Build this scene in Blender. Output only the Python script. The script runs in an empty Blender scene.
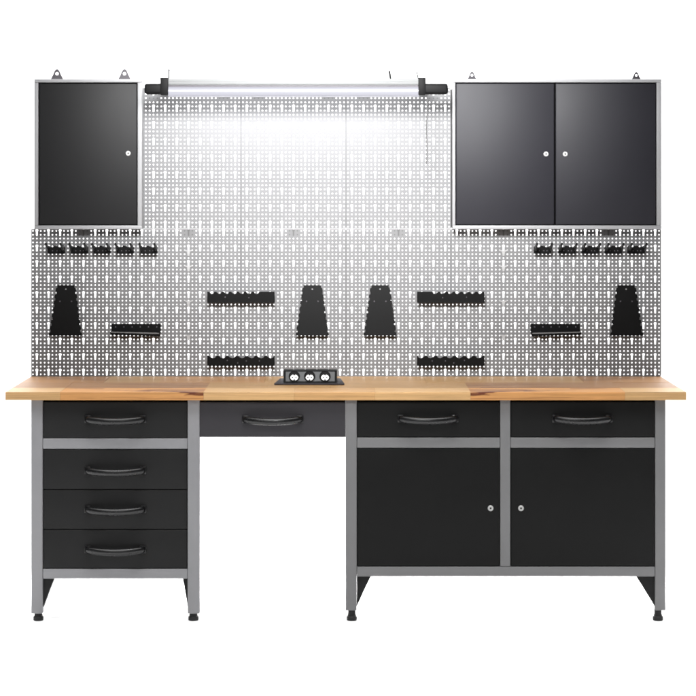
import bpy, bmesh, math, random
from mathutils import Vector, Matrix
R = math.radians
random.seed(7)
scene = bpy.context.scene
COL = scene.collection

# ------------------------------------------------------------------ camera model
F, CX, CY = 2100.0, 346.0, 185.0          # focal length and principal point of the 696 px photograph
D, CAMZ = 7.4, 1.5425                     # distance to the worktop's front edge, lens height
def X(px, Y): return (px - CX) * (D + Y) / F
def Z(py, Y): return CAMZ + (CY - py) * (D + Y) / F

def lin(r, g, b):
    f = lambda c: (c/12.92 if c <= .04045 else ((c+.055)/1.055)**2.4)
    return (f(r/255), f(g/255), f(b/255), 1)

# ------------------------------------------------------------------ materials
def new_mat(name):
    m = bpy.data.materials.new(name); m.use_nodes = True
    nt = m.node_tree
    return m, nt, nt.nodes['Principled BSDF']

def paint(name, col, rough=.5, spec=.3, metal=0.0, mottle=.12, bump=.02, bscale=900, mscale=6):
    """powder-coated or bare sheet metal: slight mottling, roughness variation, fine orange-peel bump"""
    m, nt, b = new_mat(name)
    N, L = nt.nodes, nt.links
    tc = N.new('ShaderNodeTexCoord')
    n1 = N.new('ShaderNodeTexNoise'); n1.inputs['Scale'].default_value = mscale; n1.inputs['Detail'].default_value = 6
    n1.inputs['Roughness'].default_value = .6
    L.new(tc.outputs['Object'], n1.inputs['Vector'])
    mx = N.new('ShaderNodeMix'); mx.data_type = 'RGBA'
    c = list(col)
    mx.inputs[6].default_value = (c[0]*(1-mottle), c[1]*(1-mottle), c[2]*(1-mottle), 1)
    mx.inputs[7].default_value = (c[0]*(1+mottle), c[1]*(1+mottle), c[2]*(1+mottle), 1)
    L.new(n1.outputs['Fac'], mx.inputs[0]); L.new(mx.outputs[2], b.inputs['Base Color'])
    mr = N.new('ShaderNodeMapRange')
    mr.inputs['To Min'].default_value = max(.05, rough-.06); mr.inputs['To Max'].default_value = rough+.06
    L.new(n1.outputs['Fac'], mr.inputs['Value']); L.new(mr.outputs['Result'], b.inputs['Roughness'])
    n2 = N.new('ShaderNodeTexNoise'); n2.inputs['Scale'].default_value = bscale; n2.inputs['Detail'].default_value = 2
    L.new(tc.outputs['Object'], n2.inputs['Vector'])
    bp = N.new('ShaderNodeBump'); bp.inputs['Strength'].default_value = bump; bp.inputs['Distance'].default_value = .001
    L.new(n2.outputs['Fac'], bp.inputs['Height']); L.new(bp.outputs['Normal'], b.inputs['Normal'])
    b.inputs['Specular IOR Level'].default_value = spec
    b.inputs['Metallic'].default_value = metal
    return m

M = {}
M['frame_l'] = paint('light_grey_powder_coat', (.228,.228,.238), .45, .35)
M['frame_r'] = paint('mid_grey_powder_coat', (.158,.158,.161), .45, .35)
M['frame_w'] = paint('silver_grey_powder_coat', (.25,.25,.257), .45, .3)
M['black'] = paint('black_powder_coat', (.0092,.0093,.0093), .52, .1)
M['blackl'] = paint('charcoal_powder_coat', (.0155,.0155,.0157), .52, .13)
M['anth'] = paint('anthracite_powder_coat', (.033,.0313,.0352), .5, .2)
M['door_w'] = paint('dark_satin_powder_coat', (.009,.009,.0095), .5, .16, mscale=3)
M['door_wr'] = paint('dark_slate_satin_powder_coat', (.011,.0107,.0145), .5, .22, mscale=3)
M['tool'] = paint('black_tool_holder_paint', (.0042,.0042,.0043), .45, .09, mscale=25)
M['plastic'] = paint('black_plastic', (.012,.012,.013), .35, .4, mscale=30)
M['handle'] = paint('black_moulded_plastic', (.0045,.0045,.005), .28, .5, mscale=30, bump=.002)
M['gap'] = paint('shadowed_interior_black', (.004,.004,.004), .8, .05)  # near-black, shade of gaps and hollows put into the colour
M['peg'] = paint('bare_zinc_sheet', (.155,.155,.158), .75, .12, metal=0, mottle=.08, mscale=9)
M['chrome'] = paint('nickel_plated', (.47,.47,.46), .42, .4, metal=.25, mottle=.05, mscale=60)
M['alu'] = paint('anodised_aluminium', (.16,.164,.164), .45, .3, metal=0, mottle=.06, mscale=20)
M['flange'] = paint('dark_grey_plastic', (.055,.05,.058), .45, .3, mscale=30)
M['sockgrey'] = paint('grey_plastic', (.05,.053,.056), .45, .25, mscale=30)
M['sockwhite'] = paint('white_plastic', (.8,.8,.8), .3, .5, mscale=30, mottle=.03)
M['rubber'] = paint('black_rubber', (.015,.015,.015), .65, .3, mscale=40)
M['bracket'] = paint('dark_steel', (.10,.10,.10), .6, .1)
M['clip'] = paint('dull_zinc', (.3,.3,.3), .5, .3)
M['cap'] = paint('matt_black_plastic', (.0035,.0035,.0037), .55, .1, mscale=30)
M['plate'] = paint('anthracite_plate', (.024,.021,.026), .5, .2, mscale=30)
M['cord'] = paint('grey_cord', (.09,.09,.09), .7, .2, mscale=40)
M['white'] = paint('white_backdrop_paper', (.92,.92,.92), .9, .05, mottle=.01, bump=0)

def tube_mat():
    m, nt, b = new_mat('lit_lamp_diffuser')
    N, L = nt.nodes, nt.links
    b.inputs['Base Color'].default_value = (.06,.06,.064,1); b.inputs['Roughness'].default_value = .3
    b.inputs['Emission Color'].default_value = (.86,.86,1,1); b.inputs['Emission Strength'].default_value = .52
    return m
M['tube'] = tube_mat()

def wood_mat():
    m, nt, b = new_mat('oiled_beech_staves')
    N, L = nt.nodes, nt.links
    at = N.new('ShaderNodeAttribute'); at.attribute_name = 'wood'
    tc = N.new('ShaderNodeTexCoord')
    mp = N.new('ShaderNodeMapping'); mp.inputs['Scale'].default_value = (5, 120, 150)
    L.new(tc.outputs['Object'], mp.inputs['Vector'])
    n = N.new('ShaderNodeTexNoise'); n.inputs['Scale'].default_value = 1; n.inputs['Detail'].default_value = 8
    n.inputs['Roughness'].default_value = .62; n.inputs['Distortion'].default_value = .6
    L.new(mp.outputs['Vector'], n.inputs['Vector'])
    mr = N.new('ShaderNodeMapRange'); mr.inputs['From Min'].default_value = .25; mr.inputs['From Max'].default_value = .75
    mr.inputs['To Min'].default_value = .72; mr.inputs['To Max'].default_value = 1.22
    L.new(n.outputs['Fac'], mr.inputs['Value'])
    mp2 = N.new('ShaderNodeMapping'); mp2.inputs['Scale'].default_value = (40, 700, 900)
    L.new(tc.outputs['Object'], mp2.inputs['Vector'])
    n3 = N.new('ShaderNodeTexNoise'); n3.inputs['Scale'].default_value = 1; n3.inputs['Detail'].default_value = 3
    L.new(mp2.outputs['Vector'], n3.inputs['Vector'])
    mr2 = N.new('ShaderNodeMapRange'); mr2.inputs['To Min'].default_value = .9; mr2.inputs['To Max'].default_value = 1.1
    L.new(n3.outputs['Fac'], mr2.inputs['Value'])
    mm = N.new('ShaderNodeMath'); mm.operation = 'MULTIPLY'
    L.new(mr.outputs['Result'], mm.inputs[0]); L.new(mr2.outputs['Result'], mm.inputs[1])
    vm = N.new('ShaderNodeVectorMath'); vm.operation = 'SCALE'
    L.new(at.outputs['Color'], vm.inputs[0]); L.new(mm.outputs['Value'], vm.inputs['Scale'])
    L.new(vm.outputs['Vector'], b.inputs['Base Color'])
    b.inputs['Roughness'].default_value = .5; b.inputs['Specular IOR Level'].default_value = .3
    bp = N.new('ShaderNodeBump'); bp.inputs['Strength'].default_value = .08; bp.inputs['Distance'].default_value = .001
    L.new(n3.outputs['Fac'], bp.inputs['Height']); L.new(bp.outputs['Normal'], b.inputs['Normal'])
    return m
M['wood'] = wood_mat()

# ------------------------------------------------------------------ object helpers
ROOT = {}                                  # object -> world location of its thing
def tag(o, label, cat, group=None):
    o['label'] = label; o['category'] = cat
    if group: o['group'] = group
    return o
def thing(name, loc, label, cat, group=None):
    o = bpy.data.objects.new(name, None); COL.objects.link(o)
    o.location = loc; o.empty_display_size = .05
    ROOT[o.name] = Vector(loc)
    return tag(o, label, cat, group)
def obj(name, bm, mat, parent=None, smooth=None, label=None):
    """bm is in world coordinates; the mesh is stored relative to its thing's base"""
    if parent is not None:
        off = ROOT[parent.name]
        bmesh.ops.translate(bm, verts=bm.verts, vec=-off)
    me = bpy.data.meshes.new(name)
    bmesh.ops.recalc_face_normals(bm, faces=bm.faces)
    bm.to_mesh(me); bm.free()
    me.materials.append(mat)
    if smooth:
        me.polygons.foreach_set('use_smooth', [True]*len(me.polygons))
        me.set_sharp_from_angle(angle=R(smooth))
    o = bpy.data.objects.new(name, me); COL.objects.link(o)
    if parent is not None:
        o.parent = parent; ROOT[o.name] = ROOT[parent.name]
    if label: o['label'] = label
    return o
def dup(root, loc, label, group=None):
    r = root.copy(); COL.objects.link(r); r.location = loc; r['label'] = label
    if group: r['group'] = group
    for ch in list(root.children):
        c = ch.copy(); COL.objects.link(c); c.parent = r
        for g in list(ch.children):
            d = g.copy(); COL.objects.link(d); d.parent = c
    return r

def BM(): return bmesh.new()
def box(bm, x0, x1, y0, y1, z0, z1, bev=0.0, seg=2):
    if x0 > x1: x0, x1 = x1, x0
    if z0 > z1: z0, z1 = z1, z0
    vs = [bm.verts.new(p) for p in ((x0,y0,z0),(x1,y0,z0),(x1,y1,z0),(x0,y1,z0),(x0,y0,z1),(x1,y0,z1),(x1,y1,z1),(x0,y1,z1))]
    fs = [bm.faces.new([vs[i] for i in q]) for q in ((0,1,5,4),(1,2,6,5),(2,3,7,6),(3,0,4,7),(4,5,6,7),(3,2,1,0))]
    if bev > 0:
        es = list({e for f in fs for e in f.edges})
        bmesh.ops.bevel(bm, geom=es, offset=bev, segments=seg, affect='EDGES', profile=.5)
def prism(bm, poly, a0, a1, axis='Y', bev=0):
    """extrude a closed outline; poly = (x,z) for axis Y, (y,z) for X, (x,y) for Z"""
    mk = {'Y': lambda p,a: (p[0],a,p[1]), 'X': lambda p,a: (a,p[0],p[1]), 'Z': lambda p,a: (p[0],p[1],a)}[axis]
    A = [bm.verts.new(mk(p,a0)) for p in poly]; B = [bm.verts.new(mk(p,a1)) for p in poly]
    fs = [bm.faces.new(A), bm.faces.new(B[::-1])]
    n = len(poly)
    for i in range(n): fs.append(bm.faces.new((A[i], A[(i+1)%n], B[(i+1)%n], B[i])))
    if bev:
        bmesh.ops.bevel(bm, geom=list({e for f in fs[:2] for e in f.edges}), offset=bev, segments=2, affect='EDGES', profile=.5)
def lathe(bm, c, prof, axis='Y', n=24):
    """prof = [(r, a)], a along the axis from c; ends closed"""
    rings = []
    for r, a in prof:
        ring = []
        for k in range(n):
            t = 2*math.pi*k/n; u, v = r*math.cos(t), r*math.sin(t)
            p = {'Y': (c[0]+u, c[1]+a, c[2]+v), 'Z': (c[0]+u, c[1]+v, c[2]+a), 'X': (c[0]+a, c[1]+u, c[2]+v)}[axis]
            ring.append(bm.verts.new(p))
        rings.append(ring)
    for A, B in zip(rings, rings[1:]):
        for k in range(n): bm.faces.new((A[k], A[(k+1)%n], B[(k+1)%n], B[k]))
    bm.faces.new(rings[0]); bm.faces.new(rings[-1][::-1])
def sweep(bm, pts, ru, rv, up=Vector((0,0,1)), n=14, taper=None):
    """elliptical section swept along pts; ru along up, rv along the sideways normal"""
    rings = []
    P = [Vector(p) for p in pts]
    for i, p in enumerate(P):
        t = (P[min(i+1,len(P)-1)] - P[max(i-1,0)]).normalized()
        s = t.cross(up).normalized(); u = s.cross(t).normalized()
        k = taper[i] if taper else 1
        rings.append([bm.verts.new(p + u*ru*k*math.cos(a) + s*rv*k*math.sin(a)) for a in [2*math.pi*j/n for j in range(n)]])
    for A, B in zip(rings, rings[1:]):
        for k in range(n): bm.faces.new((A[k], A[(k+1)%n], B[(k+1)%n], B[k]))
    bm.faces.new(rings[0]); bm.faces.new(rings[-1][::-1])

# ------------------------------------------------------------------ setting: seamless white studio sweep
bm = BM()
prof = [(-12, 0.0)] + [(2.2 + .8*math.sin(a), .8 - .8*math.cos(a)) for a in [R(90)*k/14 for k in range(15)]] + [(3.0, 6.0)]
for (y0, z0), (y1, z1) in zip(prof, prof[1:]):
    vs = [bm.verts.new(p) for p in ((-7,y0,z0),(7,y0,z0),(7,y1,z1),(-7,y1,z1))]; bm.faces.new(vs)
bmesh.ops.remove_doubles(bm, verts=bm.verts, dist=1e-5)
bd = obj('floor', bm, M['white'], smooth=60)
bd['kind'] = 'structure'

# ------------------------------------------------------------------ worktop
YB = .022                                   # front plane of the base cabinets (worktop overhangs a little)
TOP = Z(392, 0); TOPB = Z(400.2, 0)
def streaks(x, row, w):
    return 0
def build_worktop():
    x0, x1 = X(5.2, 0), X(686.5, 0)
    depth = .635
    LT = lin(184,147,100); LT2 = lin(177,138,91); TAN = lin(164,128,84); RED = lin(188,136,82); MID = lin(164,122,80)
    BRN = lin(146,106,68); ORG = lin(150,108,64); DARK = lin(92,44,22); PALE = lin(222,182,132)
    rows = [(0, .148, [(5.2,60,LT),(60,203.5,RED),(203.5,294,LT),(294,375,LT2),(375,470.5,LT),(470.5,625,RED),(625,686.5,LT)]),
            (.148, .358, [(5.2,60,BRN),(60,203.5,BRN),(203.5,330,TAN),(330,470.5,TAN),(470.5,625,BRN),(625,686.5,BRN)]),
            (.358, depth, [(5.2,92,ORG),(92,150,TAN),(150,260,MID),(260,430,TAN),(430,540,TAN),(540,596,TAN),(596,686.5,ORG)])]
    bm = BM()
    lay = bm.verts.layers.float_color.new('wood')
    rnd = random.Random(3)
    def lens(x, v, xa, xb, va, vb, w):
        """dark heartwood lens running from xa (tip) to xb, centre line va -> vb, half width w"""
        t = (x-xa)/(xb-xa)
        if t < 0 or t > 1: return 0
        c = va + (vb-va)*t + .08*math.sin(5*t)
        h = w*math.sqrt(t)*(1-.25*t)
        d = abs(v-c)/max(h,1e-4)
        return max(0, min(1, 2.2*(1-d))) * (.35+.65*min(1, 4*t))
    for ri, (ya, yb, segs) in enumerate(rows):
        for si, (pa, pb, c) in enumerate(segs):
            xa, xb = X(pa,0), X(pb,0)
            ph = rnd.uniform(0, 50); amp = rnd.uniform(.03,.07)
            g = .00025
            # grid over unrolled section: bottom front -> front top (v<0) -> back
            vs = []
            nx = max(8, int((xb-xa)/.008))
            prof = []
            r = .0025
            if ri == 0:
                for k in range(13): prof.append((ya, TOPB + (TOP-r-TOPB)*k/12, -(1-k/12)))
                prof += [(ya+r*.3, TOP-r*.3, 0)]
                for k in range(13): prof.append((ya+r + (yb-g-ya-r)*k/12, TOP, (k+.01)/12))
            else:
                prof = [(ya+g, TOPB, 0)] + [(ya+g+(yb-ya-2*g)*k/12, TOP, k/12) for k in range(13)]
            prof += [(yb-g, TOPB, 1)]
            dz = -.0004 if si % 2 else 0
            grid = []
            for i in range(nx+1):
                x = xa+g + (xb-xa-2*g)*i/nx
                col = []
                ppx = pa + (pb-pa)*i/nx
                for (y, z, v) in prof:
                    p = bm.verts.new((x, y, z + (dz if z > TOP-.001 else 0)))
                    vv = v*(.028 if v < 0 else (yb-ya))/.03        # across-grain position in stave units
                    tone = 1 + amp*math.sin(vv*3.1 + ph + 1.2*math.sin(x*2.3+ph)) + amp*.8*math.sin(vv*7.3 + 2*ph + 2*math.sin(x*1.1))
                    k = 0
                    if ri == 0 and c is RED:
                        q = ppx if ppx < 346 else 692.5 - ppx - 18.5
                        if ppx > 346: q = 203.5 - (ppx-470.5)
                        k = max(lens(q, v, 128, 204, .22, .55, .50)*1.0 - lens(q, v, 142, 210, .28,.62,.36)*.6,
                                lens(q, v, 150, 204, .12, -.02, .16), lens(q, v, 183, 204, -.36, -.20, .22)*1.0, .5*lens(q, v, 70, 204, -.8, -.7, .10),
                                .55*lens(q, v, 95, 150, .5, .2, .12))
                        k = max(k, .45*lens(q, v, 60, 100, .85, .9, .2)) if q < 100 else k
                    if ri == 1 and c is BRN:
                        q = ppx if ppx < 346 else 674 - ppx
                        k = max(.5*lens(q, v, 40, 190, .1, .12, .12), .4*lens(q, v, 90, 204, .6, .5, .14))
                    if ri == 2 and c is ORG:
                        q = ppx if ppx < 346 else 688 - ppx
                        k = .3*lens(q, v, 20, 92, .5, .4, .2)
                    if ri == 0 and c in (LT, LT2):
                        k = .10*lens(ppx, v, pa-5, pb+5, -.35, -.45, .12)
                    p[lay] = tuple((c[j]*(1-k) + DARK[j]*k)*tone for j in range(3)) + (1,)
                    col.append(p)
                grid.append(col)
            for i in range(nx):
                for j in range(len(prof)):
                    jj = (j+1) % len(prof)
                    bm.faces.new((grid[i][j], grid[i+1][j], grid[i+1][jj], grid[i][jj]))
            bm.faces.new(grid[0]); bm.faces.new(grid[-1][::-1])
    o = obj('worktop', bm, M['wood'])
    tag(o, 'long wooden worktop of reddish and pale staves lying across the grey cabinets', 'worktop')
build_worktop()

# ------------------------------------------------------------------ shared parts
def handle(px0, px1, py, Yf, parent, mat):
    """bow pull: two foot pads on the drawer face and an arched bar standing off it"""
    bm = BM()
    x0, x1, z = X(px0, Yf), X(px1, Yf), Z(py, Yf)
    xc, h = (x0+x1)/2, (x1-x0)/2
    for s in (-1, 1):
        xe = xc + s*h
        box(bm, min(xe, xe - s*.024), max(xe, xe - s*.024), Yf-.007, Yf+.0005, z-.0125, z+.0145, .003)
    pts = [(xc - h + .010, Yf-.001, z+.001), (xc - h + .011, Yf-.013, z+.001)]
    n = 26
    for k in range(n+1):
        t = -1 + 2*k/n
        pts.append((xc + t*(h-.014), Yf - .019 - .022*(1-abs(t)**2.3), z - .005*(1-t*t) + .001))
    pts += [(xc + h - .011, Yf-.013, z+.001), (xc + h - .010, Yf-.001, z+.001)]
    tp = [1.0]*len(pts)
    sweep(bm, pts, .0125, .0085, taper=tp, n=16)
    return obj('handle', bm, mat, parent, smooth=40)
def lock(px, py, Yf, parent, r=.0080, name='lock'):
    bm = BM()
    x, z = X(px, Yf), Z(py, Yf)
    lathe(bm, (x, Yf, z), [(r*1.25, .001), (r*1.25, -.0018), (r*1.02, -.0035), (r*.62, -.0035), (r*.58, -.0022), (.0001, -.0022)], n=28)
    o = obj(name, bm, M['chrome'], parent, smooth=35)
    b2 = BM()
    lathe(b2, (x, Yf-.0024, z), [(r*.42, .0004), (r*.42, -.0006)], n=18)
    return o, b2
def sheet_front(bm, x0, x1, z0, z1, Yf, t=.018, bev=.0022):
    box(bm, x0, x1, Yf, Yf+t, z0, z1, bev, 3)
GAP = .0016
FLOOR_FOOT = .024
def foot(xc, Yc, ztop, parent, r=.0185):
    bm = BM()
    lathe(bm, (xc, Yc, 0), [(r*.9, 0), (r, .003), (r, .013), (r*.8, .0165), (r*.8, .0215), (r*.72, .022), (r*.72, ztop+.002)], axis='Z', n=24)
    return obj('foot', bm, M['rubber'], parent, smooth=35)

def drawer(x0, x1, z0, z1, hp, parent, mat, hmat, Yf=YB+.002):
    bm = BM()
    sheet_front(bm, x0+GAP, x1-GAP, z0+GAP, z1-GAP, Yf)
    d = obj('drawer', bm, mat, parent, smooth=40)
    handle(hp[0], hp[1], hp[2], Yf, d, hmat)
    return d
def post(x0, x1, z0, z1, parent, mat):
    bm = BM(); box(bm, x0, x1, YB, YB+.04, z0, z1, .003, 3)
    return obj('post', bm, mat, parent, smooth=40)
def rail(x0, x1, z0, z1, parent, mat):
    bm = BM(); box(bm, x0+.0003, x1-.0003, YB+.0012, YB+.036, z0, z1, .0035, 3)
    return obj('rail', bm, mat, parent, smooth=40)
def carcass(x0, x1, z0, z1, parent, mat=None):
    """thin sheet sides, back and floor behind the fronts"""
    bm = BM()
    t = .0015
    ya, yb = YB+.041, .40
    box(bm, x0+.001, x0+.001+t, ya, yb, z0, z1); box(bm, x1-.001-t, x1-.001, ya, yb, z0, z1)
    box(bm, x0+.001+t, x1-.001-t, yb-t, yb, z0, z1)
    box(bm, x0+.001+t, x1-.001-t, ya, yb-t, z0+.010, z0+.010+t)
    return obj('carcass', bm, mat or M['blackl'], parent)
def inner_dark(x0, x1, z0, z1, parent):
    bm = BM(); box(bm, x0, x1, YB+.022, YB+.038, z0, z1)  # dark sheet behind the fronts, stands in for shade in the gaps
    return obj('gap_shade_panel', bm, M['gap'], parent)
def gusset(xa, xb, zt, zl, parent):
    """black sheet brace in the corner between post (xa) and rail"""
    bm = BM(); prism(bm, [(xa, zt), (xb, zt), (xa, zl)], YB+.012, YB+.030)
    return obj('gusset', bm, M['blackl'], parent)
def side_panel(x, zt, zl, parent, s):
    """leg-side sheet behind a post, its lower edge rising towards the back"""
    bm = BM(); prism(bm, [(YB+.0405, zl), (YB+.0405, zt), (.40, zt), (.40, min(zt-.004, zl+.055))], x, x+s*.002, axis='X')
    return obj('side_panel', bm, M['black'], parent)

# ------------------------------------------------------------------ left drawer cabinet
def bx(px): return X(px, YB)
def bz(py): return Z(py, YB)
ZT = TOPB - .0006
def left_cabinet():
    root = thing('drawer_cabinet', (bx(115), YB, 0), 'narrow grey framed base cabinet with four stacked black drawers under the worktop', 'drawer cabinet')
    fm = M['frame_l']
    zl = bz(613.8)
    xs = [bx(31), bx(42.6), bx(187.6), bx(199.6)]
    post(xs[0], xs[1], zl, ZT, root, fm); post(xs[2], xs[3], zl, ZT, root, fm)
    for (a, b) in ((438.4, 449), (569, 579)):
        rail(xs[1], xs[2], bz(b), bz(a), root, fm)
    hs = [(84.5,146.5,419.3), (84.5,146.5,470.5), (84.5,146.5,509.5), (84.5,146.5,549.5)]
    rows = [(401.5,438.2), (449.4,489.8), (489.8,529.7), (529.7,568.8)]
    for (a, b), h in zip(rows, hs):
        drawer(xs[1]+.001, xs[2]-.001, bz(b), bz(a), h, root, M['blackl'], M['handle'])
    inner_dark(xs[1]+.0002, xs[2]-.0002, bz(568.9), bz(400.6), root)
    carcass(xs[1]-.002, xs[2]+.002, bz(578.5), ZT-.001, root)
    gusset(xs[1]+.0003, bx(54), bz(579.2), bz(608), root); gusset(xs[2]-.0003, bx(182.4), bz(579.2), bz(608), root)
    side_panel(xs[1]-.004, bz(578.5)-.0002, bz(611), root, 1); side_panel(xs[2]+.004, bz(578.5)-.0002, bz(611), root, -1)
    foot(bx(37.6), YB+.021, zl, root); foot(bx(193), YB+.021, zl, root)
left_cabinet()

# ------------------------------------------------------------------ drawer hung under the worktop
def mid_drawer():
    root = thing('drawer_unit', (bx(272.6), YB, bz(437.6)), 'single anthracite drawer under the worktop above the open knee space', 'drawer')
    x0, x1 = bx(199.64)-GAP, bx(345.47)+GAP
    d = drawer(x0, x1, bz(437.8), bz(401.6), (242,303.5,419.5), root, M['anth'], M['handle'])
    bm = BM()
    box(bm, x0+GAP+.0001, x1-GAP-.0001, YB+.0205, .4, bz(437.0), ZT-.0008)
    obj('case', bm, M['gap'], root)
mid_drawer()

# ------------------------------------------------------------------ right base cabinet
def right_cabinet():
    root = thing('base_cabinet', (bx(505.5), YB, 0), 'wide grey framed base cabinet with two black doors below two black drawers', 'base cabinet')
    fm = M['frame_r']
    zl = bz(610.6)
    xs = [bx(345.5), bx(356.8), bx(500.2), bx(510.4), bx(655.2), bx(665.7)]
    post(xs[0], xs[1], zl, ZT, root, fm); post(xs[4], xs[5], zl, ZT, root, fm)
    bm = BM(); box(bm, xs[2], xs[3], YB+.0006, YB+.038, bz(566.8)+.0003, ZT, .003, 3)
    obj('centre_post', bm, fm, root, smooth=40)
    rail(xs[1], xs[4], bz(576.8), bz(566.8), root, fm)
    for a, b in ((xs[1], xs[2]), (xs[3], xs[4])): rail(a, b, bz(448), bz(437.6), root, fm)
    for a, b, h in ((xs[1], xs[2], (397.5,458.5,418.8)), (xs[3], xs[4], (552,612.5,418.8))):
        drawer(a+.001, b-.001, bz(437.4), bz(401.4), h, root, M['black'], M['handle'])
        inner_dark(a+.0002, b-.0002, bz(566.8), bz(400.6), root)
    for a, b, lk in ((xs[1], xs[2], 490.6), (xs[3], xs[4], 521)):
        bm = BM(); sheet_front(bm, a+.001+GAP, b-.001-GAP, bz(566.6)+GAP, bz(448.3)-GAP, YB+.002)
        d = obj('door', bm, M['black'], root, smooth=40)
        o, b2 = lock(lk, 508.2, YB+.002, root)
        obj('keyhole', b2, M['gap'], o)
    carcass(xs[1]-.002, xs[4]+.002, bz(576.3), ZT-.001, root)
    gusset(xs[1]+.0003, bx(371), bz(577), bz(607), root); gusset(xs[4]-.0003, bx(636.5), bz(577), bz(607), root)
    side_panel(xs[1]-.004, bz(576.3)-.0002, bz(608), root, 1); side_panel(xs[4]+.004, bz(576.3)-.0002, bz(608), root, -1)
    foot(bx(351.8), YB+.021, zl, root); foot(bx(658.8), YB+.021, zl, root)
right_cabinet()

# ------------------------------------------------------------------ perforated panels
YP = .600                                   # front face of the pegboards
TH = .0012
PITX = (X(661, YP) - X(31, YP)) / 162
def perforated(ncol, nrow, px, pz, key_rows, gapx=.0009, gapz=.0003):
    """sheet in local coords: x 0..ncol*px, z 0..nrow*pz (row 0 at the bottom), front at y=0.
    key_rows = indices of the LOWER row of each two-row keyhole"""
    bm = BM()
    W, H = ncol*px, nrow*pz
    r = .0026
    taken = set()
    cells = []
    for kr in key_rows:
        for c in range(1, ncol, 3): taken |= {(c, kr), (c, kr+1)}; cells.append((c, kr, True))
    for rr in range(nrow):
        for c in range(ncol):
            if (c, rr) not in taken: cells.append((c, rr, False))
    verts = {}
    def V(x, y, z):
        k = (round(x,6), round(y,6), round(z,6))
        if k not in verts:
            xx = min(max(x, gapx/2), W-gapx/2); zz = min(max(z, gapz/2), H-gapz/2)
            verts[k] = bm.verts.new((xx, y, zz))
        return verts[k]
    for c, rr, key in cells:
        x0, x1, z0 = c*px, (c+1)*px, rr*pz
        xm = (x0+x1)/2
        if not key:
            z1 = z0+pz; zm = (z0+z1)/2
            outer = [(x1,zm),(x1,z1),(xm,z1),(x0,z1),(x0,zm),(x0,z0),(xm,z0),(x1,z0)]
            inner = [(xm + r*math.cos(a), zm + r*math.sin(a)) for a in [math.pi/4*k for k in range(8)]]
        else:
            z1 = z0+2*pz; zm = z0+pz
            # round head above, slot below
            hr, sw = .0054, .0029
            zh = z1 - .0063; zb = z0 + .0040
            inner = [(xm+sw, zm-.0028), (xm+sw, zm+.0045), (xm+hr, zh), (xm+hr*.71, zh+hr*.71), (xm, zh+hr), (xm-hr*.71, zh+hr*.71), (xm-hr, zh), (xm-sw, zm+.0045), (xm-sw, zm-.0028),
                     (xm-sw, zb), (xm, zb-.001), (xm+sw, zb)]
            zq, zr = z0+pz/2, z0+1.5*pz
            outer = [(x1,zq), (x1,zm), (x1,zr), (x1,z1), (xm,z1), (x0,z1), (x0,zr), (x0,zm), (x0,zq), (x0,z0), (xm,z0), (x1,z0)]
        n = len(outer)
        for y in (0, TH):
            O = [V(p[0], y, p[1]) for p in outer]; I = [bm.verts.new((p[0], y, p[1])) for p in inner]
            if y == 0: I0 = I
            for k in range(n):
                q = (O[k], O[(k+1)%n], I[(k+1)%n], I[k])
                bm.faces.new(q if y else q[::-1])
        for k in range(n): bm.faces.new((I0[k], I0[(k+1)%n], I[(k+1)%n], I[k]))
    return bm, W, H
def panel_proto(nrow, pz, key_rows, brackets, clips):
    bm, W, H = perforated(27, nrow, PITX, pz, key_rows)
    me = bpy.data.meshes.new('perforated_sheet'); bm.to_mesh(me); bm.free(); me.materials.append(M['peg'])
    fl = BM()                                # folded edges behind the sheet, with an added black lip that keeps the joint to the next panel dark
    e = .0006
    box(fl, e, e+.001, TH, .014, e, H-e); box(fl, W-e-.001, W-e, TH, .014, e, H-e)
    box(fl, e+.001, W-e-.001, TH, .014, H-e-.001, H-e); box(fl, e+.001, W-e-.001, TH, .014, e, e+.001)
    box(fl, W-.0030, W+.0030, .0145, .0165, .004, H-.004)
    fm = bpy.data.meshes.new('edge_flange'); bmesh.ops.recalc_face_normals(fl, faces=fl.faces); fl.to_mesh(fm); fl.free(); fm.materials.append(M['gap'])
    bmm = []
    for (c, r0, nc, nr) in brackets:
        br = BM(); box(br, c*PITX+.002, (c+nc)*PITX-.002, TH+.0006, TH+.004, r0*pz+.002, (r0+nr)*pz-.002)
        m_ = bpy.data.meshes.new('mounting_bracket'); bmesh.ops.recalc_face_normals(br, faces=br.faces); br.to_mesh(m_); br.free(); m_.materials.append(M['bracket']); bmm.append(m_)
    cm = []
    if clips:
        for r0 in clips:
            cl = BM()
            x, z = 13.5*PITX, r0*pz
            prism(cl, [(x-.017,z),(x-.006,z-.004),(x-.0032,z-.02),(x+.0032,z-.02),(x+.006,z-.004),(x+.017,z),(x+.017,z+.0035),(x+.004,z+.001),(x-.004,z+.001),(x-.017,z+.0035)], -.0035, -.0004)
            m_ = bpy.data.meshes.new('spring_clip'); bmesh.ops.recalc_face_normals(cl, faces=cl.faces); cl.to_mesh(m_); cl.free(); m_.materials.append(M['clip']); cm.append(m_)
    return me, fm, bmm, cm, W, H
def panel(protos, x0, z0, label, group, clips=False):
    me, fm, bmm, cm, W, H = protos
    root = thing('pegboard_panel', (x0, YP, z0), label, 'pegboard', group)
    for nm, m in (('perforated_sheet', me), ('edge_flange', fm)) + tuple(('mounting_bracket', m) for m in bmm) + (tuple(('spring_clip', m) for m in cm) if clips else ()):
        o = bpy.data.objects.new(nm, m); COL.objects.link(o); o.parent = root
PZL = (Z(228.9, YP) - (TOP+.0008)) / 38
low = panel_proto(38, PZL, list(range(0, 38, 4)), [(12, 36, 3, 2)], [32.4, 28.4, 19.4, 10.6])
LZ = TOP + .0008
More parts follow.
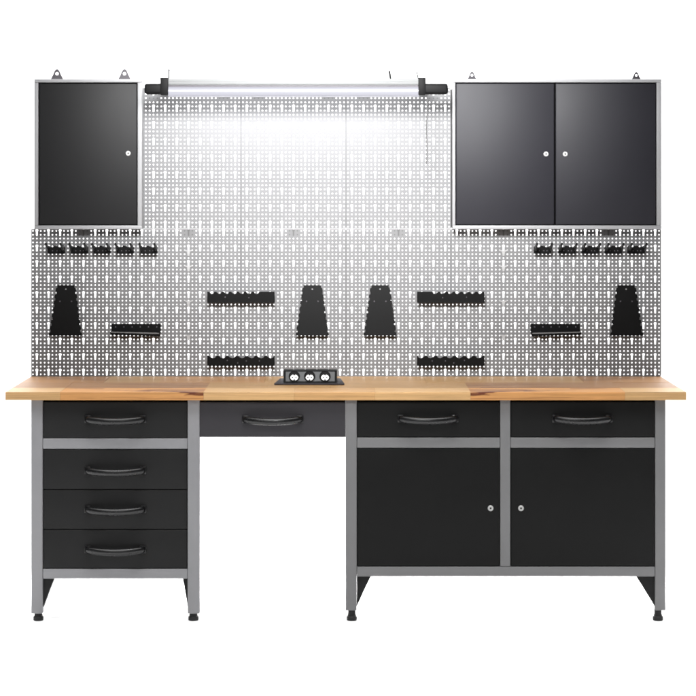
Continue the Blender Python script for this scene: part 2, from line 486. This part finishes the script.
low_labels = ['lower-row pegboard at the far left, below the single-door wall cabinet',
 'lower-row pegboard second from the left, right of the left shelf bar',
 'lower-row pegboard just left of centre, behind the socket block',
 'lower-row pegboard just right of centre, right of the socket block',
 'lower-row pegboard second from the right, left of the right shelf bar',
 'lower-row pegboard at the far right, behind the far right spanner holder']
PW = 27*PITX
PX0 = X(31, YP)
for i in range(6):
    panel(low, PX0 + i*PW, LZ, low_labels[i], 'pegboards in the lower row', clips=i in (1, 4))
PZU = .0158
nU = 34
upz = LZ + 38*PZL + .0002
up = panel_proto(nU, PZU, list(range(0, nU, 4)), [(3, 31.0, 3, 1.25), (21, 31.0, 3, 1.25)], None)
up_labels = ['brightly lit upper pegboard beside the single-door wall cabinet',
             'brightly lit upper pegboard in the middle, under the centre of the lamp',
             'brightly lit upper pegboard beside the two-door wall cabinet, behind the lamp cord']
for i in range(3):
    panel(up, PX0 + (i+1)*PW, upz, up_labels[i], 'pegboards in the upper row')

# ------------------------------------------------------------------ wall cabinets
YC = .53                                   # front plane of the wall cabinets
ZC0 = LZ + 38*PZL + .0003                   # they stand on the lower pegboards' top edge
def tab(px, pytop, hw, Y, zb, parent, mat):
    """rounded triangular hanging lug with a screw hole"""
    xc, zt = X(px, Y), Z(pytop, Y)
    h = zt - zb
    outer = [(-hw, 0), (-hw*.62, h*.45), (-hw*.34, h*.86), (-hw*.17, h*.98), (0, h), (hw*.17, h*.98), (hw*.34, h*.86), (hw*.62, h*.45), (hw, 0), (0, 0)]
    hr = min(hw*.22, h*.2)
    ang = [math.pi*(1.22), math.pi*1.0, math.pi*.85, math.pi*.65, math.pi*.5, math.pi*.35, math.pi*.15, 0, -math.pi*.22, -math.pi*.5]
    inner = [(hr*math.cos(a), h*.58 + hr*math.sin(a)) for a in ang]
    bm = BM(); n = len(outer)
    L = []
    for y in (Y, Y+.0025):
        O = [bm.verts.new((xc+p[0], y, zb+p[1])) for p in outer]; I = [bm.verts.new((xc+p[0], y, zb+p[1])) for p in inner]
        for k in range(n): bm.faces.new((O[k], O[(k+1)%n], I[(k+1)%n], I[k]))
        L.append((O, I))
    for k in range(n):
        bm.faces.new((L[0][0][k], L[0][0][(k+1)%n], L[1][0][(k+1)%n], L[1][0][k]))
        bm.faces.new((L[0][1][k], L[0][1][(k+1)%n], L[1][1][(k+1)%n], L[1][1][k]))
    return obj('hanging_lug', bm, mat, parent)
def wall_cabinet(pl, pr, stl, str_, doors, locks, lugs, label, dm, lugmat):
    x0, x1 = X(pl, YC), X(pr, YC)
    z1 = Z(79, YC); z0 = ZC0
    root = thing('wall_cabinet', ((x0+x1)/2, YC, z0), label, 'wall cabinet')
    yb = YP + .02
    fm = M['frame_w']
    zt, zb = Z(82.4, YC), Z(225.4, YC)
    bm = BM()                               # open-fronted sheet-metal shell: stiles, rails, sides, back
    box(bm, x0, X(stl,YC), YC, YC+.018, zb+.0002, zt-.0002, .002); box(bm, X(str_,YC), x1, YC, YC+.018, zb+.0002, zt-.0002, .002)
    box(bm, x0, x1, YC-.001, YC+.018, zt, z1, .002); box(bm, x0, x1, YC-.001, YC+.018, z0, zb, .002)
    box(bm, x0+.0005, x0+.0025, YC+.0185, yb, z0+.001, z1-.001); box(bm, x1-.0025, x1-.0005, YC+.0185, yb, z0+.001, z1-.001)
    box(bm, x0+.0027, x1-.0027, YC+.0185, yb, z1-.003, z1-.0012); box(bm, x0+.0027, x1-.0027, YC+.0185, yb, z0+.0012, z0+.003)
    box(bm, x0+.0027, x1-.0027, yb-.002, yb, z0+.0032, z1-.0032)
    obj('body', bm, fm, root, smooth=40)
    bm = BM(); box(bm, X(stl,YC)+.0003, X(str_,YC)-.0003, YC+.019, YC+.022, zb+.0003, zt-.0003)  # dark sheet painted as the shade around the doors
    obj('gap_shade_panel', bm, M['gap'], root)
    for (da, db), lk in zip(doors, locks):
        bm = BM(); box(bm, X(da,YC), X(db,YC), YC+.0015, YC+.018, zb+.003, zt-.0042, .0022, 3)
        d = obj('door', bm, dm, root, smooth=40)
        o, b2 = lock(lk[0], lk[1], YC+.0015, root, r=.0074)
        obj('keyhole', b2, M['gap'], o)
    for (px, py, hw) in lugs: tab(px, py, hw, YP+.004, z1-.0015, root, lugmat)
wall_cabinet(34, 142, 38.2, 137.6, [(39.4,136.8)], [(128.2,153.3)], [(57,69,.027), (124.5,69,.027)],
             'narrow grey wall cabinet with one dark door at the upper left', M['door_w'], M['flange'])
wall_cabinet(452.6, 661.6, 455.4, 656.6, [(456.2,554.2), (555.8,655.8)], [(546,154), (565.2,154)], [(472,71.5,.020), (636.3,71.8,.020)],
             'wide grey wall cabinet with two dark doors at the upper right', M['door_wr'], M['plate'])

# ------------------------------------------------------------------ strip lamp above the pegboards
def lamp():
    Y = .365                                # lamp front
    yb = YP - .0006
    lx = lambda p: X(p, Y); lz = lambda p: Z(p, Y)
    root = thing('strip_lamp', (lx(296), Y, lz(96)), 'long lit strip lamp with black end caps mounted across the upper pegboards', 'lamp')
    a, b = lx(167.8), lx(419.2)
    bm = BM()
    box(bm, a, b, Y+.012, Y+.062, lz(84.8), lz(78.6), .003)
    for k in range(1, 3):
        zz = lz(84.8) + (lz(78.6)-lz(84.8))*k/3
        box(bm, a+.001, b-.001, Y+.0105, Y+.0125, zz-.0012, zz+.0012)
    obj('housing', bm, M['alu'], root, smooth=40)
    bm = BM()
    box(bm, a, b, Y+.014, Y+.06, lz(86.6), lz(84.9))
    obj('seam_strip', bm, M['flange'], root)
    bm = BM()                               # rounded diffuser
    zc = (lz(86.7)+lz(96))/2; h = (lz(86.7)-lz(96))/2
    prof = [(Y+.060, lz(86.75)), (Y+.014, lz(86.75))] + [(Y+.014 - .012*math.cos(t), zc - h*math.sin(t)) for t in [R(-80)+R(160)*k/16 for k in range(17)]] + [(Y+.014, lz(96)), (Y+.060, lz(96))]
    prism(bm, prof, a, b, axis='X')
    obj('diffuser', bm, M['tube'], root, smooth=40)
    for s, (c0, c1, u0, u1) in enumerate(((144.2,167.4,160.2,168.2), (419.6,448.2,418.4,425.8))):
        bm = BM()
        box(bm, lx(c0), lx(c1), Y-.002, Y+.058, lz(94), lz(83.4), .009, 4)
        obj('end_cap', bm, M['cap'], root, smooth=40)
        bm = BM()
        box(bm, lx(u0), lx(u1), Y-.004, Y+.064, lz(94.9), lz(77.6), .002)
        box(bm, lx((u0+u1)/2)-.006, lx((u0+u1)/2)+.006, Y+.0645, yb, lz(88), lz(80))
        obj('mounting_clamp', bm, M['cap'], root, smooth=40)
    bm = BM()
    lathe(bm, (lx(168.4), Y+.03, lz(77.8)), [(.0045,0),(.0030,.004),(.0028,.026),(.0036,.028),(.0036,.032),(.002,.034)], axis='Z', n=10)
    obj('screw', bm, M['cap'], root, smooth=40)
    for px, dz in ((417.8, .026), (390.2, .03)):
        bm = BM()
        t = .0026 if px > 400 else .0042
        sweep(bm, [(lx(px)+.002, Y+.03, lz(78.4)), (lx(px)+.0005, Y+.03, lz(78.4)+dz*.4), (lx(px)-.003, Y+.03, lz(78.4)+dz)], t, t, up=Vector((0,1,0)), n=10)
        obj('screw', bm, M['cap'], root, smooth=40)
    bm = BM()
    pts = [(lx(427)+.0012*math.sin(k*.5), Y+.02+.001*k, lz(93.5)-.0137*k) for k in range(20)]
    sweep(bm, pts, .0021, .0021, up=Vector((0,1,0)), n=8)
    obj('cord', bm, M['cord'], root, smooth=60)
lamp()

# ------------------------------------------------------------------ socket block on the worktop
def socket_block():
    Y0 = .255
    zt = TOP
    sx = lambda p: X(p, Y0)
    root = thing('socket_block', (sx(309.5), Y0, zt), 'black pop-up power block with three round white sockets on the worktop', 'socket block')
    bm = BM()
    prism(bm, [(sx(274.2), Y0), (sx(344.4), Y0), (sx(340.4), Y0+.20), (sx(278.4), Y0+.20)], zt+.0006, zt+.007, axis='Z', bev=.0015)
    obj('base_plate', bm, M['plate'], root, smooth=40)
    ht = Z(370.4, Y0+.02) - zt
    xa, xb = sx(283.4), sx(337.0)
    yl, yu = Y0+.004, Y0+.022               # face leans back
    bm = BM()
    prism(bm, [(yl, zt+.0075), (yu, zt+ht), (yu+.055, zt+ht), (yu+.075, zt+.0075)], xa, xb, axis='X', bev=.002)
    obj('housing', bm, M['cap'], root, smooth=40)
    nrm = Vector((0, -(ht-.0075), (yu-yl))).normalized()
    upv = Vector((0, yu-yl, ht-.0075)).normalized()
    org = Vector((0, yl, zt+.0075)); L = math.hypot(yu-yl, ht-.0075)
    def place(bm, x, v, lift):              # local (x, y=-depth, z=up) -> face plane
        base = org + upv*v + nrm*lift
        for p in bm.verts:
            q = p.co.copy(); p.co = Vector((x + q.x, 0, 0)) + Vector((0, base.y, base.z)) + nrm*(-q.y) + upv*q.z
    bm = BM(); box(bm, -(xb-xa)/2+.008, (xb-xa)/2-.008, -.0012, .0005, -.0185, .0185, .0006)
    place(bm, (xa+xb)/2, L*.5, .0006); obj('face_plate', bm, M['sockgrey'], root)
    for px in (294.2, 309.6, 325):
        bm = BM(); lathe(bm, (0,0,0), [(.0205,.0002),(.0205,-.0030),(.0180,-.0034),(.0165,-.0016),(.0001,-.0016)], n=32)
        place(bm, sx(px), L*.5, .0022); s = obj('socket', bm, M['cap'], root, smooth=40)
        bm = BM()
        prism(bm, [(.0140*math.cos(a), -.0050 + .0108*math.sin(a)) for a in [2*math.pi*k/28 for k in range(28)]], -.0036, -.0017)
        place(bm, sx(px), L*.5, .0022); obj('socket_insert', bm, M['sockwhite'], s)
        for dx in (-.0065, .0065):
            bm = BM(); lathe(bm, (dx,-.0037,-.0052), [(.0026,.0005),(.0026,-.0004)], n=14)
            place(bm, sx(px), L*.5, .0022); obj('pin_hole', bm, M['cap'], s)
        for dz in (.0046, -.0146):
            bm = BM(); box(bm, -.0028, .0028, -.0046, -.0030, dz-.0026, dz+.0026)
            place(bm, sx(px), L*.5, .0022); obj('earth_clip', bm, M['cap'], s)
socket_block()

# ------------------------------------------------------------------ tool holders on the pegboards
def spanner_holder(name_loc, label):
    x0, z0 = 0, 0
def px_(p): return X(p, YP)
def pz_(p): return Z(p, YP)
GS, GB, GC, GR = 'tapered spanner holders on the pegboards', 'toothed tool bars on the pegboards', 'tool clips on the pegboards', 'small shelf bars on the pegboards'
def make_spanner():
    h = pz_(285) - pz_(335.3)
    yo = YP - .032                          # front plate plane at the bottom
    root = thing('spanner_holder', (0, YP, 0), 'x', 'tool holder', GS)
    wt, wb = .0365, .0635
    bm = BM()                               # front plate leaning: further out at the bottom
    n = 8
    edge = []
    for k in range(n):
        t0, t1 = k/n, (k+1)/n
        edge += [(t0+.004, 0), (t0+(t1-t0)*.50, 0), (t0+(t1-t0)*.58, .0048), (t0+(t1-t0)*.92, .0040)]
    edge.append((1, 0))
    out = [((wb+(wt-wb)*t - d), t) for t, d in edge]
    poly = out + [(-x, t) for x, t in out[::-1]]
    f = [bm.verts.new((x, YP-.034+.014*t, t*h)) for x, t in poly]; g = [bm.verts.new((x, YP-.032+.014*t, t*h)) for x, t in poly]
    bm.faces.new(f); bm.faces.new(g[::-1])
    for k in range(len(f)): bm.faces.new((f[k], f[(k+1)%len(f)], g[(k+1)%len(f)], g[k]))
    obj('front_plate', bm, M['tool'], root)
    for s in (-1, 1):
        bm = BM()                           # notched cheek between plate and board
        n = 8; pts = []
        for k in range(n):
            t0, t1, t2 = k/n, (k+.5)/n, (k+1)/n
            pts += [(t0, 1), (t1, 1), (t1+.012, .35), (t2-.012, .35)]
        pts.append((1, 1))
        front = lambda t: -.0335 + .014*t
        wid = lambda t: wb + (wt-wb)*t
        ring0, ring1 = [], []
        for (t, d) in pts:
            y = YP + front(t)*1.0 + (1-d)*.022
            xx = s*(wid(t) - .0075)
            ring0.append(bm.verts.new((xx, y, t*h))); ring1.append(bm.verts.new((xx - s*.002, YP-.0012, t*h)))
        for k in range(len(pts)-1): bm.faces.new((ring0[k], ring0[k+1], ring1[k+1], ring1[k]))
        # give the sheet thickness
        r = bmesh.ops.solidify(bm, geom=list(bm.faces), thickness=.0016)
        obj('notched_cheek', bm, M['tool'], root)
    for (x, t) in ((0, .92), (-.022, .68), (.022, .68)):
        bm = BM(); lathe(bm, (x, YP-.0342+.014*t, t*h), [(.0026, .001), (.0026, -.001), (.0012, -.0014)], n=12)
        obj('rivet', bm, M['frame_w'] if t > .8 else M['flange'], root, smooth=40)
    return root
sp = make_spanner()
spots = [(66.6, 'black tapered spanner holder at the far left, below the left tool clips'),
         (312.4, 'black tapered spanner holder just left of centre, above the socket block'),
         (380, 'black tapered spanner holder just right of centre, left of the right toothed bars'),
         (625.4, 'black tapered spanner holder at the far right of the pegboards')]
for i, (p, lb) in enumerate(spots):
    loc = (px_(p), YP, pz_(335.2))
    if i == 0: sp.location = loc; sp['label'] = lb
    else: dup(sp, loc, lb, GS)

def make_bar(mirror, deep):
    """long holder: front plate, a top shelf with scalloped front edge, back plate"""
    s = -1 if mirror else 1
    w = (px_(275) - px_(208))/2
    h = (pz_(291.2) - pz_(302.3)) if not deep else (pz_(355.2) - pz_(365.2))
    root = thing('toothed_bar', (0, YP, 0), 'x', 'tool rack', GB)
    yo = -.040
    bm = BM()
    pts = [(-w, 0), (w, 0), (w, h)]
    n = 7
    xa, xb = (w, -w) if deep else (w*.55, -w)
    if not deep: pts.append((xa, h))
    for k in range(n):
        u0 = xa + (xb-xa)*k/n; u1 = xa + (xb-xa)*(k+1)/n
        d = .0085
        pts += [(u0+(u1-u0)*.06, h), (u0+(u1-u0)*.22, h-d*.85), (u0+(u1-u0)*.42, h-d), (u0+(u1-u0)*.62, h-d*.6), (u0+(u1-u0)*.8, h)]
    pts.append((-w, h))
    pts = [(s*p[0], p[1]) for p in pts]
    prism(bm, pts, YP+yo, YP+yo+.002)
    obj('front_plate', bm, M['tool'], root)
    bm = BM()                               # shelf with a row of tool holes reaching back to the board
    cells = 12
    for k in range(cells):
        u0 = -w + .002 + (2*w-.004)*k/cells; u1 = -w + .002 + (2*w-.004)*(k+1)/cells
        um = (u0+u1)/2; rr = (u1-u0)*.33; ya, yb = YP+yo+.0022, YP-.0022; ym = (ya+yb)/2
        zz = h*.35
        O = [(u1,ym),(u1,yb),(um,yb),(u0,yb),(u0,ym),(u0,ya),(um,ya),(u1,ya)]
        I = [(um+rr*math.cos(a), ym+rr*math.sin(a)) for a in [math.pi/4*j for j in range(8)]]
        for z in (zz, zz+.002):
            o_ = [bm.verts.new((p[0],p[1],z)) for p in O]; i_ = [bm.verts.new((p[0],p[1],z)) for p in I]
            for j in range(8): bm.faces.new((o_[j], o_[(j+1)%8], i_[(j+1)%8], i_[j]))
    bmesh.ops.remove_doubles(bm, verts=bm.verts, dist=1e-6)
    obj('shelf', bm, M['tool'], root)
    bm = BM()
    box(bm, -w+.001, w-.001, YP-.002, YP-.0006, h*.05, h*.5)
    obj('back_plate', bm, M['tool'], root)
    for q in ((-.052, .55), (.02, .5), (-.012, .3), (.07,.5)) if deep else ((-.06, .5), (.03,.45)):
        bm = BM(); lathe(bm, (s*q[0], YP+yo, q[1]*h), [(.0022,.0005),(.0022,-.0008),(.001,-.0011)], n=10)
        obj('rivet', bm, M['flange'], root)
    return root
bars = [(241.5, 302.2, False, False, 'toothed black tool bar left of centre, upper of the left pair'),
        (241.5, 365.1, False, True, 'toothed black tool bar left of centre, lower of the left pair'),
        (450.2, 302.2, True, False, 'toothed black tool bar right of centre, upper of the right pair'),
        (450.2, 365.1, True, True, 'toothed black tool bar right of centre, lower of the right pair')]
for p, y, mi, dp, lb in bars:
    b = make_bar(mi, dp); b.location = (px_(p), YP, pz_(y)); b['label'] = lb

def make_shelf(mirror):
    s = -1 if mirror else 1
    w = (px_(161) - px_(111.5))/2
    h = pz_(323.8) - pz_(335)
    root = thing('shelf_bar', (0, YP, 0), 'x', 'tool rack', GR)
    bm = BM(); box(bm, -w, w, YP-.002, YP-.0006, h*.15, h)
    obj('back_plate', bm, M['tool'], root)
    bm = BM()                               # slightly tilted angle shelf
    k = .0022
    poly = lambda x, dz: [(YP-.0022, h*.38+dz), (YP-.044, h*.30+dz), (YP-.044, h*.02+dz), (YP-.0425, h*.02+dz), (YP-.0425, h*.26+dz), (YP-.0022, h*.34+dz)]
    A = [bm.verts.new((-w, y, z)) for y, z in poly(-w, s*k)]; B = [bm.verts.new((w, y, z)) for y, z in poly(w, -s*k)]
    bm.faces.new(A); bm.faces.new(B[::-1])
    for j in range(6): bm.faces.new((A[j], A[(j+1)%6], B[(j+1)%6], B[j]))
    bmesh.ops.bevel(bm, geom=[e for e in bm.edges if abs(e.verts[0].co.y-(YP-.044)) < 1e-4 and abs(e.verts[1].co.y-(YP-.044)) < 1e-4], offset=.0015, segments=2, affect='EDGES')
    obj('shelf', bm, M['tool'], root, smooth=30)
    bm = BM()
    prism(bm, [(-w+.004, h*.315+s*k), (w-.004, h*.315-s*k), (w-.004, h*.235-s*k), (-w+.004, h*.235+s*k)], YP-.0462, YP-.0443)
    obj('lip_highlight', bm, M['frame_r'], root)  # pale grey strip painted as the highlight along the shelf's lip
    for t in range(6):
        bm = BM(); lathe(bm, (-w+.016+t*(2*w-.032)/5, YP-.002, h*.72), [(.0026,.0005),(.0026,-.0010),(.001,-.0014)], n=10)
        obj('rivet', bm, M['flange'], root)
    return root
for p, mi, lb in ((136.2, False, 'short black shelf bar on the left pegboards, right of the far left spanner holder'),
                  (555.2, True, 'short black shelf bar on the right pegboards, left of the far right spanner holder')):
    o = make_shelf(mi); o.location = (px_(p), YP, pz_(335)); o['label'] = lb

def make_clip():
    root = thing('tool_clip', (0, YP, 0), 'x', 'tool clip', GC)
    w = .0315; h = pz_(245.6) - pz_(253.8)
    bm = BM()
    box(bm, -w, w, YP-.003, YP-.0006, 0, h*.84, .0006)
    box(bm, -w, w, YP-.030, YP-.0032, 0, .0025, .0006)
    pts = [(-w, .0027), (w, .0027), (w, h*.86), (w*.78, h*.86), (w*.62, h*.78), (w*.35, h*.78), (w*.2, h*.98), (-w*.25, h*1.02), (-w*.4, h*.80), (-w*.65, h*.76), (-w*.8, h*.86), (-w, h*.86)]
    prism(bm, pts, YP-.030, YP-.028)
    obj('bracket', bm, M['tool'], root, smooth=30)
    for s in (-1, 1):
        bm = BM()                           # sprung blade reaching forward, its tip flared up
        poly = [(YP-.0035,h*.4),(YP-.0035,h*.92),(YP-.04,h*1.04),(YP-.075,h*1.16),(YP-.108,h*1.46),(YP-.112,h*1.18),(YP-.08,h*.86),(YP-.045,h*.4)]
        xc = s*(w-.0035)
        prism(bm, poly, xc-.0030, xc+.0030, axis='X', bev=.0006)
        obj('prong', bm, M['tool'], root, smooth=40)
    for dx in (-.013, .004, .016):
        bm = BM(); lathe(bm, (dx, YP-.030, h*.4), [(.0020,.0005),(.0020,-.0009),(.0008,-.0012)], n=10)
        obj('rivet', bm, M['flange'], root)
    return root
clip = make_clip()
ordl = ['leftmost', 'second from the left', 'middle one', 'second from the right', 'rightmost']
k = 0
for side, xs, where in (('left', (57, 80.2, 102.6, 125.8, 149.4), 'below the single-door wall cabinet'),
                        ('right', (542, 566.4, 589.5, 612.6, 635.4), 'below the two-door wall cabinet')):
    for o_, p in zip(ordl, xs):
        lb = f'black tool clip, {o_} of the five {where}'
        loc = (px_(p), YP, pz_(253.8))
        if k == 0: clip.location = loc; clip['label'] = lb
        else: dup(clip, loc, lb, GC)
        k += 1

# ------------------------------------------------------------------ lights
def area(name, loc, target, sx, sy, power, col=(1,1,1)):
    l = bpy.data.lights.new(name, 'AREA'); l.shape = 'RECTANGLE'; l.size = sx; l.size_y = sy; l.energy = power; l.color = col
    o = bpy.data.objects.new(name, l); COL.objects.link(o); o.location = loc
    d = Vector(target) - Vector(loc)
    o.rotation_euler = d.to_track_quat('-Z', 'Y').to_euler()
    return o
area('key_softbox', (-1.0, -5.5, 4.3), (0, .3, 1.2), 4.0, 2.2, 75, (1,.99,.97))
area('wall_wash', (0, 1.5, 3.6), (0, 3.0, 1.0), 7, .8, 540)
fw = area('floor_wash', (0, -1.5, 4.2), (0, -1.25, 0), 7, 1.2, 95); fw.data.spread = R(75)
# the strip lamp's own light, thrown from its underside onto the boards
Yl = .385
xl = (X(168,Yl)+X(419,Yl))/2
zl_ = Z(96.3, .365)-.002
area('strip_lamp_tube', (xl, Yl, zl_), (xl, Yl+.16, zl_-.08), X(420,Yl)-X(167,Yl), .03, 4.8, (.97,.98,1))
sl = bpy.data.lights.new('board_fill_spot', 'SPOT'); sl.energy = 1800; sl.spot_size = R(48); sl.spot_blend = 1.0; sl.shadow_soft_size = .4  # spot added to brighten the pegboards beyond what the strip lamp gives
so = bpy.data.objects.new('board_fill_spot', sl); COL.objects.link(so); so.location = (-.15, -2.6, 2.75)
so.rotation_euler = (Vector((.0, .6, 1.95)) - so.location).to_track_quat('-Z', 'Y').to_euler()
# two unseen fill lights added behind the cabinets brighten the paper under them
for px, wd in ((115, .5), (505, 1.1)):
    area('under_fill', (X(px,.66), .66, .27), (X(px,.66), .60, 0), wd, .12, 40*wd)


w = bpy.data.worlds.new('World'); scene.world = w; w.use_nodes = True
bg = w.node_tree.nodes['Background']; bg.inputs['Color'].default_value = (1,1,1,1); bg.inputs['Strength'].default_value = .10

# ------------------------------------------------------------------ camera and render
cam = bpy.data.cameras.new('Camera'); co = bpy.data.objects.new('Camera', cam); COL.objects.link(co)
co.location = (0, -D, CAMZ); co.rotation_euler = (R(90), 0, 0)
cam.sensor_width = 36; cam.lens = 36*F/696
cam.shift_x = (348-CX)/696; cam.shift_y = -(348-CY)/696
cam.clip_end = 100
scene.camera = co
scene.cycles.filter_width = 1.9
scene.render.resolution_x = 1024; scene.render.resolution_y = 1024
scene.view_settings.view_transform = 'Standard'; scene.view_settings.look = 'None'
scene.view_settings.exposure = 0; scene.view_settings.gamma = 1
